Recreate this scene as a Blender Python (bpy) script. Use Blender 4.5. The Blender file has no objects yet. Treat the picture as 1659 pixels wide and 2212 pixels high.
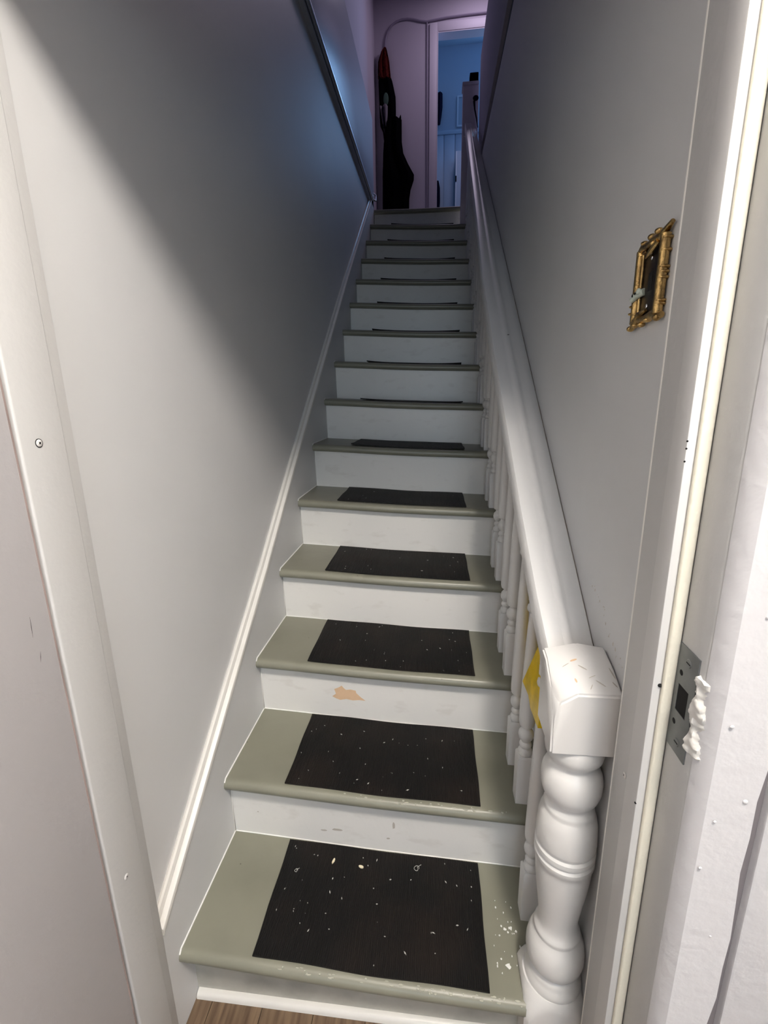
import bpy, bmesh, math, random
from mathutils import Vector, Matrix

random.seed(7)
PI = math.pi
sc = bpy.context.scene
col = sc.collection

# ------------------------------------------------------------------ camera
cam_d = bpy.data.cameras.new('camera')
cam = bpy.data.objects.new('camera', cam_d)
col.objects.link(cam)
sc.camera = cam
F_PX = 997.86
cam_d.sensor_fit = 'HORIZONTAL'
cam_d.sensor_width = 36.0
cam_d.lens = F_PX / 1659.0 * 36.0
cam_d.clip_start = 0.02
CAM = Vector((0.5352, -0.6841, 1.3381))
_yaw, _pit, _rol = 0.1137, -0.2464, -0.0175
fw = Vector((-math.sin(_yaw) * math.cos(_pit), math.cos(_yaw) * math.cos(_pit), math.sin(_pit)))
rt = Vector((math.cos(_yaw), math.sin(_yaw), 0))
up = rt.cross(fw)
r2 = rt * math.cos(_rol) + up * math.sin(_rol)
u2 = up * math.cos(_rol) - rt * math.sin(_rol)
M = Matrix.Identity(4)
for i in range(3):
    M[i][0] = r2[i]; M[i][1] = u2[i]; M[i][2] = -fw[i]; M[i][3] = CAM[i]
cam.matrix_world = M

# ------------------------------------------------------------------ world, lights, exposure
vs = sc.view_settings
vs.view_transform = 'Standard'
vs.look = 'None'
vs.gamma = 1.0
vs.use_curve_mapping = False
vs.exposure = 1.22
world = bpy.data.worlds.new('world')
sc.world = world
world.use_nodes = True
bg = world.node_tree.nodes['Background']
bg.inputs[0].default_value = (0.87, 0.86, 0.875, 1)
bg.inputs[1].default_value = 0.70

def light(name, kind, loc, power, color, **kw):
    d = bpy.data.lights.new(name, kind)
    d.energy = power; d.color = color
    for k, v in kw.items():
        setattr(d, k, v)
    o = bpy.data.objects.new(name, d)
    col.objects.link(o); o.location = loc
    return o

# warm white ceiling lamp of the room the camera stands in
light('entry_ceiling_lamp', 'POINT', (0.90, -0.98, 2.58), 54, (1.0, 0.93, 0.84), shadow_soft_size=0.12)
# cool fill light added behind the camera, no known window there
bl = light('entry_fill_light', 'AREA', (0.75, -3.52, 1.55), 11, (0.66, 0.84, 1.0), shape='RECTANGLE', size=1.1, size_y=1.3)
bl.rotation_euler = (math.radians(90), 0, 0)
# dim pinkish fill added for the purple ambient light of the upper hall
hl = light('hall_fill_light', 'AREA', (1.0, 4.4, 5.18), 3.2, (0.86, 0.74, 0.98), shape='DISK', size=0.5)
# cold daylight from the window of the far room upstairs
wl = light('far_room_window_light', 'AREA', (1.42, 5.93, 4.60), 4.3, (0.30, 0.56, 1.0), shape='RECTANGLE', size=0.5, size_y=0.9)
wl.rotation_euler = (math.radians(-90), 0, math.radians(-18))

# ------------------------------------------------------------------ materials
def mat(name, c, rough=0.5, metal=0.0, noise=0.0, nscale=6.0, bump=0.0, bscale=60.0, spec=0.5, c2=None, coat=0.0):
    m = bpy.data.materials.new(name)
    m.use_nodes = True
    nt = m.node_tree
    b = nt.nodes['Principled BSDF']
    b.inputs['Base Color'].default_value = (*c, 1)
    b.inputs['Roughness'].default_value = rough
    b.inputs['Metallic'].default_value = metal
    b.inputs['Specular IOR Level'].default_value = spec
    b.inputs['Coat Weight'].default_value = coat
    tc = None
    if noise > 0 or bump > 0:
        tc = nt.nodes.new('ShaderNodeTexCoord')
    if noise > 0:
        n = nt.nodes.new('ShaderNodeTexNoise')
        n.inputs['Scale'].default_value = nscale
        n.inputs['Detail'].default_value = 5
        nt.links.new(tc.outputs['Object'], n.inputs['Vector'])
        mx = nt.nodes.new('ShaderNodeMix'); mx.data_type = 'RGBA'
        if c2 is None:
            c2 = tuple(v * (1 - noise) for v in c)
        mx.inputs[6].default_value = (*c, 1)
        mx.inputs[7].default_value = (*c2, 1)
        r = nt.nodes.new('ShaderNodeMapRange')
        r.inputs['From Min'].default_value = 0.42
        r.inputs['From Max'].default_value = 0.72
        nt.links.new(n.outputs['Fac'], r.inputs['Value'])
        nt.links.new(r.outputs['Result'], mx.inputs[0])
        nt.links.new(mx.outputs[2], b.inputs['Base Color'])
    if bump > 0:
        n2 = nt.nodes.new('ShaderNodeTexNoise')
        n2.inputs['Scale'].default_value = bscale
        n2.inputs['Detail'].default_value = 3
        nt.links.new(tc.outputs['Object'], n2.inputs['Vector'])
        bp = nt.nodes.new('ShaderNodeBump')
        bp.inputs['Strength'].default_value = bump
        bp.inputs['Distance'].default_value = 0.002
        nt.links.new(n2.outputs['Fac'], bp.inputs['Height'])
        nt.links.new(bp.outputs['Normal'], b.inputs['Normal'])
    return m

M_wall = mat('stair_wall_paint', (0.68, 0.685, 0.69), 0.48, bump=0.25, bscale=22, noise=0.04, nscale=2.5)
M_wallr = mat('right_wall_paint', (0.66, 0.67, 0.68), 0.45, bump=0.25, bscale=25, noise=0.04, nscale=2.5)
M_ledge = mat('blue_grey_gloss_paint', (0.50, 0.56, 0.66), 0.3, bump=0.2, bscale=20)
M_hall = mat('lilac_hall_paint', (0.60, 0.54, 0.62), 0.7, bump=0.15, bscale=30)
M_hall_trim = mat('hall_trim_paint', (0.72, 0.66, 0.74), 0.5)
M_blue = mat('far_room_paint', (0.42, 0.55, 0.66), 0.6, bump=0.1)
M_white = mat('white_gloss_paint', (0.80, 0.78, 0.74), 0.35, bump=0.2, bscale=45, noise=0.05, nscale=9)
M_bal = mat('baluster_paint', (0.76, 0.755, 0.75), 0.33, bump=0.12, bscale=60)
M_door = mat('door_paint', (0.52, 0.505, 0.515), 0.55, bump=0.3, bscale=90)
M_frame = mat('frame_paint', (0.60, 0.598, 0.59), 0.5, bump=0.25, bscale=80)
M_casing = mat('casing_paint', (0.68, 0.67, 0.685), 0.5, bump=0.6, bscale=55)
M_stop = mat('stop_paint', (0.66, 0.655, 0.645), 0.45)
M_seal = mat('cream_foam_seal', (0.82, 0.78, 0.66), 0.75, bump=0.4, bscale=140)
M_dark = mat('black_void', (0.004, 0.004, 0.005), 0.9)
M_gap = mat('dark_gap', (0.10, 0.085, 0.09), 0.8)
M_steel = mat('strike_steel', (0.20, 0.21, 0.215), 0.42, metal=0.55, noise=0.25, nscale=30)
M_chrome = mat('chrome', (0.75, 0.77, 0.80), 0.22, metal=1.0)
M_edge = mat('dark_metal_edge', (0.15, 0.17, 0.22), 0.25, metal=0.7)
M_brass = mat('aged_brass', (0.62, 0.42, 0.17), 0.28, metal=1.0, noise=0.8, nscale=45, c2=(0.14, 0.085, 0.04), bump=0.5, bscale=220)
M_bplate = mat('dark_brass_plate', (0.035, 0.027, 0.024), 0.3, metal=0.6, noise=0.3, nscale=30)
M_toggle = mat('pale_green_plastic', (0.55, 0.62, 0.55), 0.4)
M_rubber = mat('black_rubber', (0.009, 0.0085, 0.008), 0.6, noise=0.5, nscale=9, c2=(0.017, 0.013, 0.011), spec=0.25)
M_lint = mat('lint', (0.55, 0.54, 0.50), 0.9)
M_chip = mat('pale_chip', (0.85, 0.76, 0.55), 0.8)
M_pchip = mat('white_paint_chip', (0.85, 0.85, 0.82), 0.7)
M_speck = mat('dark_speck', (0.05, 0.045, 0.04), 0.9)
M_peach = mat('bare_plaster', (0.72, 0.50, 0.32), 0.8, noise=0.1, nscale=40)
M_smudge = mat('grey_scuff', (0.50, 0.46, 0.41), 0.8)
M_bag = mat('yellow_plastic', (0.90, 0.62, 0.01), 0.35, noise=0.3, nscale=25, bump=0.6, bscale=50)
M_bagw = mat('white_plastic_band', (0.75, 0.72, 0.70), 0.4)
M_black = mat('black_cloth', (0.002, 0.002, 0.003), 0.9, spec=0.02)
M_red = mat('dark_red_cloth', (0.12, 0.018, 0.014), 0.95, spec=0.05, noise=0.8, nscale=40)
M_green = mat('dull_green_patch', (0.06, 0.12, 0.085), 0.8)
M_pale = mat('pale_cloth_strip', (0.26, 0.23, 0.26), 0.8)
M_cable = mat('painted_cable', (0.34, 0.29, 0.38), 0.5)
M_navy = mat('navy_cloth', (0.01, 0.012, 0.03), 0.9, spec=0.02)
M_caulk = mat('caulk', (0.88, 0.87, 0.84), 0.4)
M_screw = mat('painted_screw', (0.78, 0.76, 0.74), 0.35)

def tread_mat():
    m = mat('sage_tread_paint', (0.245, 0.240, 0.187), 0.36, bump=0.25, bscale=35, noise=0.12, nscale=7)
    nt = m.node_tree; b = nt.nodes['Principled BSDF']
    old = b.inputs['Base Color'].links[0].from_socket
    tc = nt.nodes.new('ShaderNodeTexCoord')
    v = nt.nodes.new('ShaderNodeTexVoronoi'); v.inputs['Scale'].default_value = 26
    nt.links.new(tc.outputs['Object'], v.inputs['Vector'])
    lt = nt.nodes.new('ShaderNodeMath'); lt.operation = 'LESS_THAN'; lt.inputs[1].default_value = 0.045
    nt.links.new(v.outputs['Distance'], lt.inputs[0])
    n = nt.nodes.new('ShaderNodeTexNoise'); n.inputs['Scale'].default_value = 11
    nt.links.new(tc.outputs['Object'], n.inputs['Vector'])
    g = nt.nodes.new('ShaderNodeMath'); g.operation = 'GREATER_THAN'; g.inputs[1].default_value = 0.56
    nt.links.new(n.outputs['Fac'], g.inputs[0])
    mu = nt.nodes.new('ShaderNodeMath'); mu.operation = 'MULTIPLY'
    nt.links.new(lt.outputs[0], mu.inputs[0]); nt.links.new(g.outputs[0], mu.inputs[1])
    mx = nt.nodes.new('ShaderNodeMix'); mx.data_type = 'RGBA'
    nt.links.new(mu.outputs[0], mx.inputs[0])
    nt.links.new(old, mx.inputs[6])
    mx.inputs[7].default_value = (0.12, 0.11, 0.085, 1)
    nt.links.new(mx.outputs[2], b.inputs['Base Color'])
    return m
M_tread = tread_mat()
M_landing = mat('landing_floor', (0.17, 0.165, 0.14), 0.5, noise=0.2)

def riser_mat():
    """white paint with scuffs low on the board (wear with its own shape)"""
    m = mat('riser_paint', (0.80, 0.785, 0.755), 0.36, bump=0.45, bscale=26, noise=0.03, nscale=4)
    nt = m.node_tree; b = nt.nodes['Principled BSDF']
    old = b.inputs['Base Color'].links[0].from_socket
    tc = nt.nodes.new('ShaderNodeTexCoord')
    mp = nt.nodes.new('ShaderNodeMapping'); mp.inputs['Scale'].default_value = (1, 1, 2.2)
    nt.links.new(tc.outputs['Object'], mp.inputs['Vector'])
    n = nt.nodes.new('ShaderNodeTexNoise'); n.inputs['Scale'].default_value = 14; n.inputs['Detail'].default_value = 8
    nt.links.new(mp.outputs['Vector'], n.inputs['Vector'])
    r = nt.nodes.new('ShaderNodeMapRange'); r.inputs['From Min'].default_value = 0.58; r.inputs['From Max'].default_value = 0.70
    r.inputs['To Max'].default_value = 0.20
    nt.links.new(n.outputs['Fac'], r.inputs['Value'])
    mx = nt.nodes.new('ShaderNodeMix'); mx.data_type = 'RGBA'
    nt.links.new(r.outputs['Result'], mx.inputs[0])
    nt.links.new(old, mx.inputs[6])
    mx.inputs[7].default_value = (0.50, 0.46, 0.41, 1)
    nt.links.new(mx.outputs[2], b.inputs['Base Color'])
    return m
M_riser = riser_mat()
M_riser0 = mat('worn_first_riser', (0.46, 0.45, 0.40), 0.5, noise=0.25, nscale=14, bump=0.3)

def wood_mat():
    m = bpy.data.materials.new('brown_wood_floor'); m.use_nodes = True
    nt = m.node_tree; b = nt.nodes['Principled BSDF']
    tc = nt.nodes.new('ShaderNodeTexCoord')
    mp = nt.nodes.new('ShaderNodeMapping'); mp.inputs['Scale'].default_value = (60, 5, 5)
    nt.links.new(tc.outputs['Object'], mp.inputs['Vector'])
    n = nt.nodes.new('ShaderNodeTexNoise'); n.inputs['Scale'].default_value = 1.4; n.inputs['Detail'].default_value = 6
    nt.links.new(mp.outputs['Vector'], n.inputs['Vector'])
    cr = nt.nodes.new('ShaderNodeValToRGB')
    cr.color_ramp.elements[0].position = 0.3; cr.color_ramp.elements[0].color = (0.085, 0.05, 0.03, 1)
    cr.color_ramp.elements[1].position = 0.7; cr.color_ramp.elements[1].color = (0.23, 0.155, 0.095, 1)
    nt.links.new(n.outputs['Fac'], cr.inputs['Fac'])
    nt.links.new(cr.outputs['Color'], b.inputs['Base Color'])
    b.inputs['Roughness'].default_value = 0.5
    return m
M_wood = wood_mat()

# ------------------------------------------------------------------ mesh helpers
class MB:
    def __init__(s):
        s.v = []; s.f = []
    def box(s, x0, x1, y0, y1, z0, z1):
        i = len(s.v)
        s.v += [(x0,y0,z0),(x1,y0,z0),(x1,y1,z0),(x0,y1,z0),(x0,y0,z1),(x1,y0,z1),(x1,y1,z1),(x0,y1,z1)]
        s.f += [(i,i+3,i+2,i+1),(i+4,i+5,i+6,i+7),(i,i+1,i+5,i+4),(i+1,i+2,i+6,i+5),(i+2,i+3,i+7,i+6),(i+3,i,i+4,i+7)]
        return s
    def loft(s, rings, closed=True, cap=True):
        i = len(s.v); n = len(rings[0])
        for r in rings: s.v += [tuple(p) for p in r]
        for a in range(len(rings) - 1):
            for b in range(n if closed else n - 1):
                c = (b + 1) % n
                s.f.append((i+a*n+b, i+a*n+c, i+(a+1)*n+c, i+(a+1)*n+b))
        if cap and closed:
            s.f.append(tuple(i + b for b in reversed(range(n))))
            s.f.append(tuple(i + (len(rings)-1)*n + b for b in range(n)))
        return s
    def lathe(s, prof, cx=0, cy=0, cz=0, n=20):
        return s.loft([[(cx + r*math.cos(2*PI*k/n), cy + r*math.sin(2*PI*k/n), cz + z) for k in range(n)] for r, z in prof])
    def tube(s, pts, r, n=8):
        pts = [Vector(p) for p in pts]; rings = []
        ref = Vector((0.123, 0.456, 0.88)).normalized()
        for k, p in enumerate(pts):
            d = (pts[min(k+1, len(pts)-1)] - pts[max(k-1, 0)]).normalized()
            a = d.cross(ref).normalized(); b = d.cross(a)
            rr = r[k] if isinstance(r, (list, tuple)) else r
            rings.append([p + (a*math.cos(2*PI*j/n) + b*math.sin(2*PI*j/n)) * rr for j in range(n)])
        return s.loft(rings)
    def ball(s, c, rx, ry=None, rz=None, n=12, m=7):
        ry = ry or rx; rz = rz or rx
        rings = []
        for a in range(m + 1):
            t = -PI/2 + PI*a/m
            rr = max(math.cos(t), 0.02)
            rings.append([(c[0]+rx*rr*math.cos(2*PI*k/n), c[1]+ry*rr*math.sin(2*PI*k/n), c[2]+rz*math.sin(t)) for k in range(n)])
        return s.loft(rings)
    def poly(s, pts, d):
        """prism: polygon pts (3D) extruded along vector d"""
        i = len(s.v); n = len(pts); d = Vector(d)
        s.v += [tuple(Vector(p)) for p in pts] + [tuple(Vector(p) + d) for p in pts]
        s.f.append(tuple(i + k for k in reversed(range(n))))
        s.f.append(tuple(i + n + k for k in range(n)))
        for k in range(n):
            c = (k + 1) % n
            s.f.append((i+k, i+c, i+n+c, i+n+k))
        return s
    def mesh(s, name, m, bevel=0.0, seg=2, smooth=True):
        me = bpy.data.meshes.new(name)
        me.from_pydata(s.v, [], s.f)
        bm = bmesh.new(); bm.from_mesh(me)
        bmesh.ops.recalc_face_normals(bm, faces=bm.faces[:])
        if bevel > 0:
            es = [e for e in bm.edges if len(e.link_faces) == 2 and e.calc_face_angle(0) > 0.5]
            bmesh.ops.bevel(bm, geom=es, offset=bevel, segments=seg, affect='EDGES', profile=0.5, clamp_overlap=True)
        bm.to_mesh(me); bm.free()
        me.materials.append(m)
        if smooth:
            me.shade_smooth()
            me.set_sharp_from_angle(angle=math.radians(38))
        return me
    def obj(s, name, m, parent=None, **kw):
        return add(name, s.mesh(name, m, **kw), parent)

def add(name, me, parent=None, loc=None):
    o = bpy.data.objects.new(name, me)
    col.objects.link(o)
    if parent is not None: o.parent = parent
    if loc is not None: o.location = loc
    return o

def tag(o, label=None, cat=None, group=None, kind=None):
    if label: o['label'] = label
    if cat: o['category'] = cat
    if group: o['group'] = group
    if kind: o['kind'] = kind
    return o

def empty(name, loc=(0,0,0)):
    o = bpy.data.objects.new(name, None)
    o.empty_display_size = 0.05
    col.objects.link(o); o.location = loc
    return o

def struct(name, mb, m, **kw):
    o = mb.obj(name, m, **kw); o['kind'] = 'structure'
    return o

# ------------------------------------------------------------------ dimensions
G, H = 0.261, 0.19              # going and rise
W = 0.841                       # right stair wall
XJ = 0.828                      # face of the right door jamb
def wx(y): return 0.8385 - 0.0085 * max(0.0, y)   # the right wall runs slightly inwards
XL = -0.02                      # left stair wall
TILT = -0.036                   # old stairs: the treads drop to the right over 0.76 m
NST = 15
ZF = 0.19 * 15                  # upper floor
YN = -0.21                      # room side of the door wall

def tz(k, x):                   # top of tread k at x (worn middle)
    s = max(0.0, min(1.0, x / 0.8))
    t = TILT * x / 0.76 if k < 14 else TILT * 0.3 * x / 0.76
    return (k + 1) * H + t - 0.004 * math.sin(PI * s) ** 2

# ------------------------------------------------------------------ setting: floor
fl = struct('floor', MB().box(-2.0, 2.8, -3.6, 0.033, -0.06, -0.012), mat('floor_base', (0.14, 0.09, 0.06), 0.6))
tag(fl, 'brown wood plank floor at the foot of the stairs', 'floor')
pw = 0.118
xs = -0.55
me_pl = MB().box(0.0008, pw - 0.0008, 0, 1.2, -0.012, 0.0).mesh('plank', M_wood, bevel=0.0008, seg=1)
k = 0
while xs < 2.1:
    off = [0.0, -0.55, -0.2, -0.85, -0.4][k % 5]
    for y0 in (-2.6 + off, -1.4 + off + 0.0012, -0.2 + off + 0.0024):
        if y0 > 0.0: continue
        y1 = min(y0 + 1.2, 0.033)
        if y1 < 0.03 and y0 < -2.6 and y1 < -2.5: continue
        if abs(y1 - y0 - 1.2) < 1e-6:
            add('plank', me_pl, fl, (xs, y0, 0))
        else:
            add('plank', MB().box(0.0008, pw - 0.0008, 0, y1 - y0, -0.012, 0.0).mesh('plank', M_wood), fl, (xs, y0, 0))
    if off < -0.21:
        y0 = 1.0 + off + 0.0036
        if y0 < 0.01:
            add('plank', MB().box(0.0008, pw - 0.0008, 0, 0.033 - y0, -0.012, 0.0).mesh('plank', M_wood), fl, (xs, y0, 0))
    xs += pw; k += 1

# the room the camera stands in
M_room = mat('room_paint', (0.70, 0.69, 0.69), 0.7)
tag(struct('ceiling_entry', MB().box(-2.0, 2.8, -3.6, -0.21, 2.68, 2.75), M_room), 'white ceiling of the entry room', 'ceiling')
tag(struct('wall_entry_left', MB().box(-2.0, -1.9, -3.6, -0.16, -0.06, 2.68), M_room), 'left wall of the entry room behind the camera', 'wall')
tag(struct('wall_entry_right', MB().box(2.7, 2.8, -3.6, -0.21, -0.06, 2.68), M_room), 'right wall of the entry room', 'wall')
tag(struct('wall_entry_back', MB().box(-2.0, 2.8, -3.7, -3.6, -0.06, 2.68), M_room), 'back wall of the entry room behind the camera', 'wall')

w2 = struct('fill_light_frame', MB().box(0.14, 0.20, -3.60, -3.54, 0.84, 2.26).box(1.30, 1.36, -3.60, -3.54, 0.84, 2.26).box(0.20, 1.30, -3.60, -3.54, 2.20, 2.26).box(0.20, 1.30, -3.60, -3.54, 0.84, 0.90), M_white)  # unseen window frame added to go with the cool fill light
tag(w2, 'unseen frame added around the fill light behind the camera', 'window')

# ------------------------------------------------------------------ setting: stair walls
tag(struct('wall_left', MB().box(-0.20, XL, -0.047, 3.66, -0.02, ZF), M_wall), 'pale grey gloss wall left of the stairs', 'wall')
tag(struct('wall_left_ledge', MB().box(-0.20, 0.0, 0.3, 3.66, ZF, 3.50), M_ledge, bevel=0.004), 'blue-grey painted ledge wall above the left stair wall', 'wall')
tag(struct('wall_right', MB().poly([(wx(0), -0.02, -0.02), (0.98, -0.02, -0.02), (0.98, 3.50, -0.02), (wx(3.5), 3.50, -0.02)], (0, 0, ZF + 0.02)), M_wallr), 'pale grey wall right of the stairs with the switch plate', 'wall')
tag(struct('wall_right_parapet', MB().box(W - 0.008, 0.98, 0.3, 3.46, 3.035, 3.735), M_hall, bevel=0.004), 'lilac parapet above the right stair wall', 'wall')
tag(struct('trim_4', MB().box(W + 0.012, 0.97, 0.3, 3.46, ZF, 3.035), mat('dark_recess_grey', (0.12, 0.13, 0.14), 0.7)), 'dark recessed strip under the right parapet', 'trim')  # set-back strip in a much darker grey than the parapet

# front wall around the doorway (room side) with its header
hd = MB().box(-2.0, 2.8, YN + 0.005, -0.03, 2.0, 2.7)
tag(struct('wall_front', hd, M_casing), 'white wall above the stair doorway', 'wall')
tag(struct('wall_front_right', MB().box(0.907, 2.8, YN - 0.014, -0.03, 0.0, 2.0), M_casing, bevel=0.003), 'rough white painted wall at the far right edge', 'wall')
tag(struct('wall_front_left', MB().box(-1.9, -0.056, -0.16, -0.048, 0.0, 2.0), M_casing), 'wall behind the open door', 'wall')
# wall over the stairs that closes the stairwell towards the viewer, and its ceiling
tag(struct('wall_front_upper', MB().box(-0.3, 2.2, -0.03, 0.30, 2.7, 5.3), M_wall), 'upper end wall of the stairwell over the doorway', 'wall')
tag(struct('wall_front_inner', MB().box(-0.02, W, -0.03, 0.0, 2.0, 2.7), M_wall), 'stair side of the wall over the doorway', 'wall')

# ------------------------------------------------------------------ setting: stair skirt boards
SK = [(-0.046, 0.320), (-0.01, 0.347), (0.32, 0.586), (0.648, 0.819), (1.016, 1.100), (1.233, 1.262), (1.691, 1.596), (2.272, 2.022), (3.297, 2.743), (3.62, 2.965)]
pts = [(0, y, z - 0.012) for y, z in SK]
poly = pts + [(0, 3.64, 2.60), (0, 2.4, 1.70), (0, 0.50, 0.30), (0, 0.20, -0.01), (0, -0.046, -0.01)]
sk = struct('trim_1', MB().poly(poly, (XL, 0, 0)), M_wall)
tag(sk, 'grey painted skirt board running up the left side of the stairs', 'trim')
rings = []
for y, z in SK:
    y = y - 0.0008 if y < 0 else y
    rings.append([(XL, y, z - 0.014), (XL, y, z + 0.004), (XL + 0.005, y, z + 0.008), (XL + 0.010, y, z + 0.007), (XL + 0.0125, y, z + 0.001), (XL + 0.0135, y, z - 0.005),
                  (XL + 0.018, y, z - 0.006), (XL + 0.0235, y, z - 0.009), (XL + 0.025, y, z - 0.014), (XL + 0.024, y, z - 0.024), (XL + 0.02, y, z - 0.026)])
tag(MB().loft(rings).obj('cap_moulding', M_white, sk), 'narrow bright white moulding along the top of the skirt board')
# ------------------------------------------------------------------ staircase
st = empty('staircase', (0, 0, 0))
tag(st, 'long straight staircase with sage green treads and white risers', 'staircase')
NX = 12
XR = W
def tread_mesh(k):
    mb = MB()
    y0 = k * G; yb = (k + 1) * G + 0.030
    if k == 14: yb = y0 + 0.14
    rings = []
    for i in range(NX + 1):
        x = (wx(k*G + 0.25) - 0.0008) * i / NX
        z = tz(k, x)
        pr = [(yb, z - 0.030), (yb, z)]
        pr += [(y0 + 0.004, z), (y0 - 0.004, z - 0.0015), (y0 - 0.010, z - 0.006), (y0 - 0.0135, z - 0.013), (y0 - 0.0135, z - 0.020), (y0 - 0.010, z - 0.027), (y0 - 0.004, z - 0.031), (y0 + 0.004, z - 0.032)]
        rings.append([(x, a, b) for a, b in pr])
    mb.loft(rings)
    return mb
def riser_mesh(k):
    y = k * G + (0.018 if k else 0.034)
    mb = MB(); rings = []
    for i in range(NX + 1):
        x = (wx(k*G + 0.25) - 0.0008) * i / NX
        zb = tz(k - 1, x) - 0.002 if k > 0 else 0.0
        zt = tz(k, x) - 0.028
        rings.append([(x, y, zb), (x, y, zt), (x, y + 0.011, zt), (x, y + 0.011, zb)])
    mb.loft(rings)
    return mb
for k in range(NST):
    t = tread_mesh(k).obj('tread', M_tread, st)
    r = riser_mesh(k).obj('riser', M_riser0 if k == 0 else M_riser, st)
    if k == 0:
        r['label'] = 'lowest riser, worn and greyish'
    if k < 8:
        z = tz(k, 0)
        MB().tube([(0.0008, k*G - 0.010, z - 0.006), (0.0008, k*G - 0.002, z + 0.0005), (0.0008, (k+1)*G + 0.016, z + 0.0005), (0.0008, (k+1)*G + 0.016, z + 0.15)], 0.0019, 6).obj('caulk_bead', M_caulk, t)
        zb = tz(k, 0.4)
        MB().tube([(x, (k+1)*G + 0.0175, tz(k, x) + 0.0005) for x in [(wx(k*G + 0.25) - 0.001)*i/12 for i in range(13)]], 0.0018, 6).obj('caulk_bead', M_caulk, t)
    if k in (0, 1):
        wr = MB(); rw = random.Random(20 + k)
        for _ in range(46 if k == 0 else 26):
            x = rw.uniform(0.22 if k == 0 else 0.30, 0.72); a = rw.uniform(0.0015, 0.007); b = rw.uniform(0.0008, 0.002)
            u = rw.uniform(0, 1)
            yy, dz = (k*G - 0.004*u*2, -0.0012 - 0.004*u*u)
            P = [(x + a*math.cos(2*PI*j/7)*rw.uniform(.6, 1.1), yy + b*math.sin(2*PI*j/7), tz(k, x) + dz + 0.0012) for j in range(7)]
            wr.poly(P, (0, 0, -0.002))
        wo = wr.obj('worn_edge', mat('worn_nosing', (0.50, 0.49, 0.41), 0.35), t, smooth=False)
        wo['label'] = 'pale worn spots along the front edge'
        wo['kind'] = 'stuff'
    if k == 2:
        P = [(0.231, 0.463), (0.243, 0.468), (0.255, 0.476), (0.261, 0.468), (0.268, 0.462), (0.282, 0.464), (0.298, 0.461), (0.300, 0.452), (0.312, 0.440), (0.328, 0.427), (0.308, 0.4285), (0.288, 0.4262), (0.268, 0.4300), (0.249, 0.4255), (0.236, 0.4300), (0.224, 0.437), (0.236, 0.447)]
        pch = MB().poly([(x, k*G + 0.0178, z) for x, z in P], (0, 0.001, 0)).obj('bare_patch', M_peach, r)
        pch['label'] = 'peach coloured patch where the white paint has flaked off'
    if k == 1:
        for cx, cz, sx, sz in ((0.436, 0.252, 0.005, 0.014), (0.421, 0.208, 0.006, 0.004), (0.285, 0.222, 0.018, 0.005), (0.25, 0.217, 0.012, 0.003), (0.07, 0.26, 0.003, 0.002)):
            n = 9
            PP = [(cx + sx*math.cos(2*PI*j/n)*random.uniform(.6, 1), k*G + 0.0178, cz + sz*math.sin(2*PI*j/n)*random.uniform(.6, 1)) for j in range(n)]
            MB().poly(PP, (0, 0.001, 0)).obj('scuff_mark', M_smudge, r)
# quarter round at the floor
rings = []
for i in range(9):
    x = 0.002 + (0.733 - 0.002) * i / 8
    rings.append([(x, 0.034, 0.0), (x, 0.034, 0.014), (x, 0.027, 0.0135), (x, 0.0225, 0.0105), (x, 0.020, 0.005), (x, 0.019, 0.0)])
q = MB().loft(rings).obj('shoe_moulding', M_white, st)
q['label'] = 'white quarter round strip between lowest riser and wood floor'

# ------------------------------------------------------------------ rubber mats
def mat_mesh(x0, x1, y0, y1, var, ridged, k):
    rib = 0.0044
    n = int((x1 - x0) / rib) if ridged else 40
    ny = 8 if ridged else 8
    rnd = random.Random(var)
    ph = [rnd.uniform(0, 6) for _ in range(6)]
    XS = []
    if ridged:
        for i in range(n):
            a = x0 + (x1 - x0) * i / n; w = (x1 - x0) / n
            XS += [(a, 0.0), (a + w*0.25, 0.0013), (a + w*0.60, 0.0013), (a + w*0.85, 0.0)]
        XS.append((x1, 0.0))
    else:
        XS = [(x0 + (x1 - x0) * i / n, 0.0006) for i in range(n + 1)]
    def base(x, t):
        s = (x - x0) / (x1 - x0) * 2 - 1
        wave = 0.0009 * (math.sin(5*s + ph[0] + 3*t) + math.sin(9*t + ph[1] + 2*s) + 2)
        curl = (0.0050 if k >= 5 else 0.0012) * abs(s) ** 3 * (1 - t) ** 2
        return tz(k, x) + wave * 0.5 + curl + 0.0006
    rows = []
    for j in range(ny + 1):
        t = j / ny
        jit = 0.0008 * math.sin(40 * t + ph[2])
        rows.append([(x + jit, y0 + (y1 - y0) * t + 0.0012 * math.sin(23 * x + ph[3]) * (1 if j in (0, ny) else 0), base(x, t) + 0.0028 + r) for x, r in XS])
    mb = MB()
    m = len(XS)
    top = []
    i0 = 0
    for r in rows: mb.v += r
    for j in range(ny):
        for i in range(m - 1):
            mb.f.append((j*m+i, j*m+i+1, (j+1)*m+i+1, (j+1)*m+i))
    # skirt and bottom
    b0 = len(mb.v)
    ring = [i for i in range(m)] + [j*m + m-1 for j in range(1, ny+1)] + [ny*m + i for i in range(m-2, -1, -1)] + [j*m for j in range(ny-1, 0, -1)]
    for q_ in ring:
        x, y, z = mb.v[q_]
        t = (y - y0) / (y1 - y0)
        mb.v.append((x, y, tz(k, x) + 0.0003 + (base(x, max(0, min(1, t))) - tz(k, x) - 0.0006) * 0.8))
    L = len(ring)
    for i in range(L):
        c = (i + 1) % L
        mb.f.append((ring[c], ring[i], b0 + i, b0 + c))
    mb.f.append(tuple(b0 + i for i in range(L)))
    return mb
ORD = ['lowest', 'second', 'third', 'fourth', 'fifth', 'sixth', 'seventh', 'eighth', 'ninth', 'tenth', 'eleventh', 'twelfth', 'thirteenth', 'fourteenth']
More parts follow.
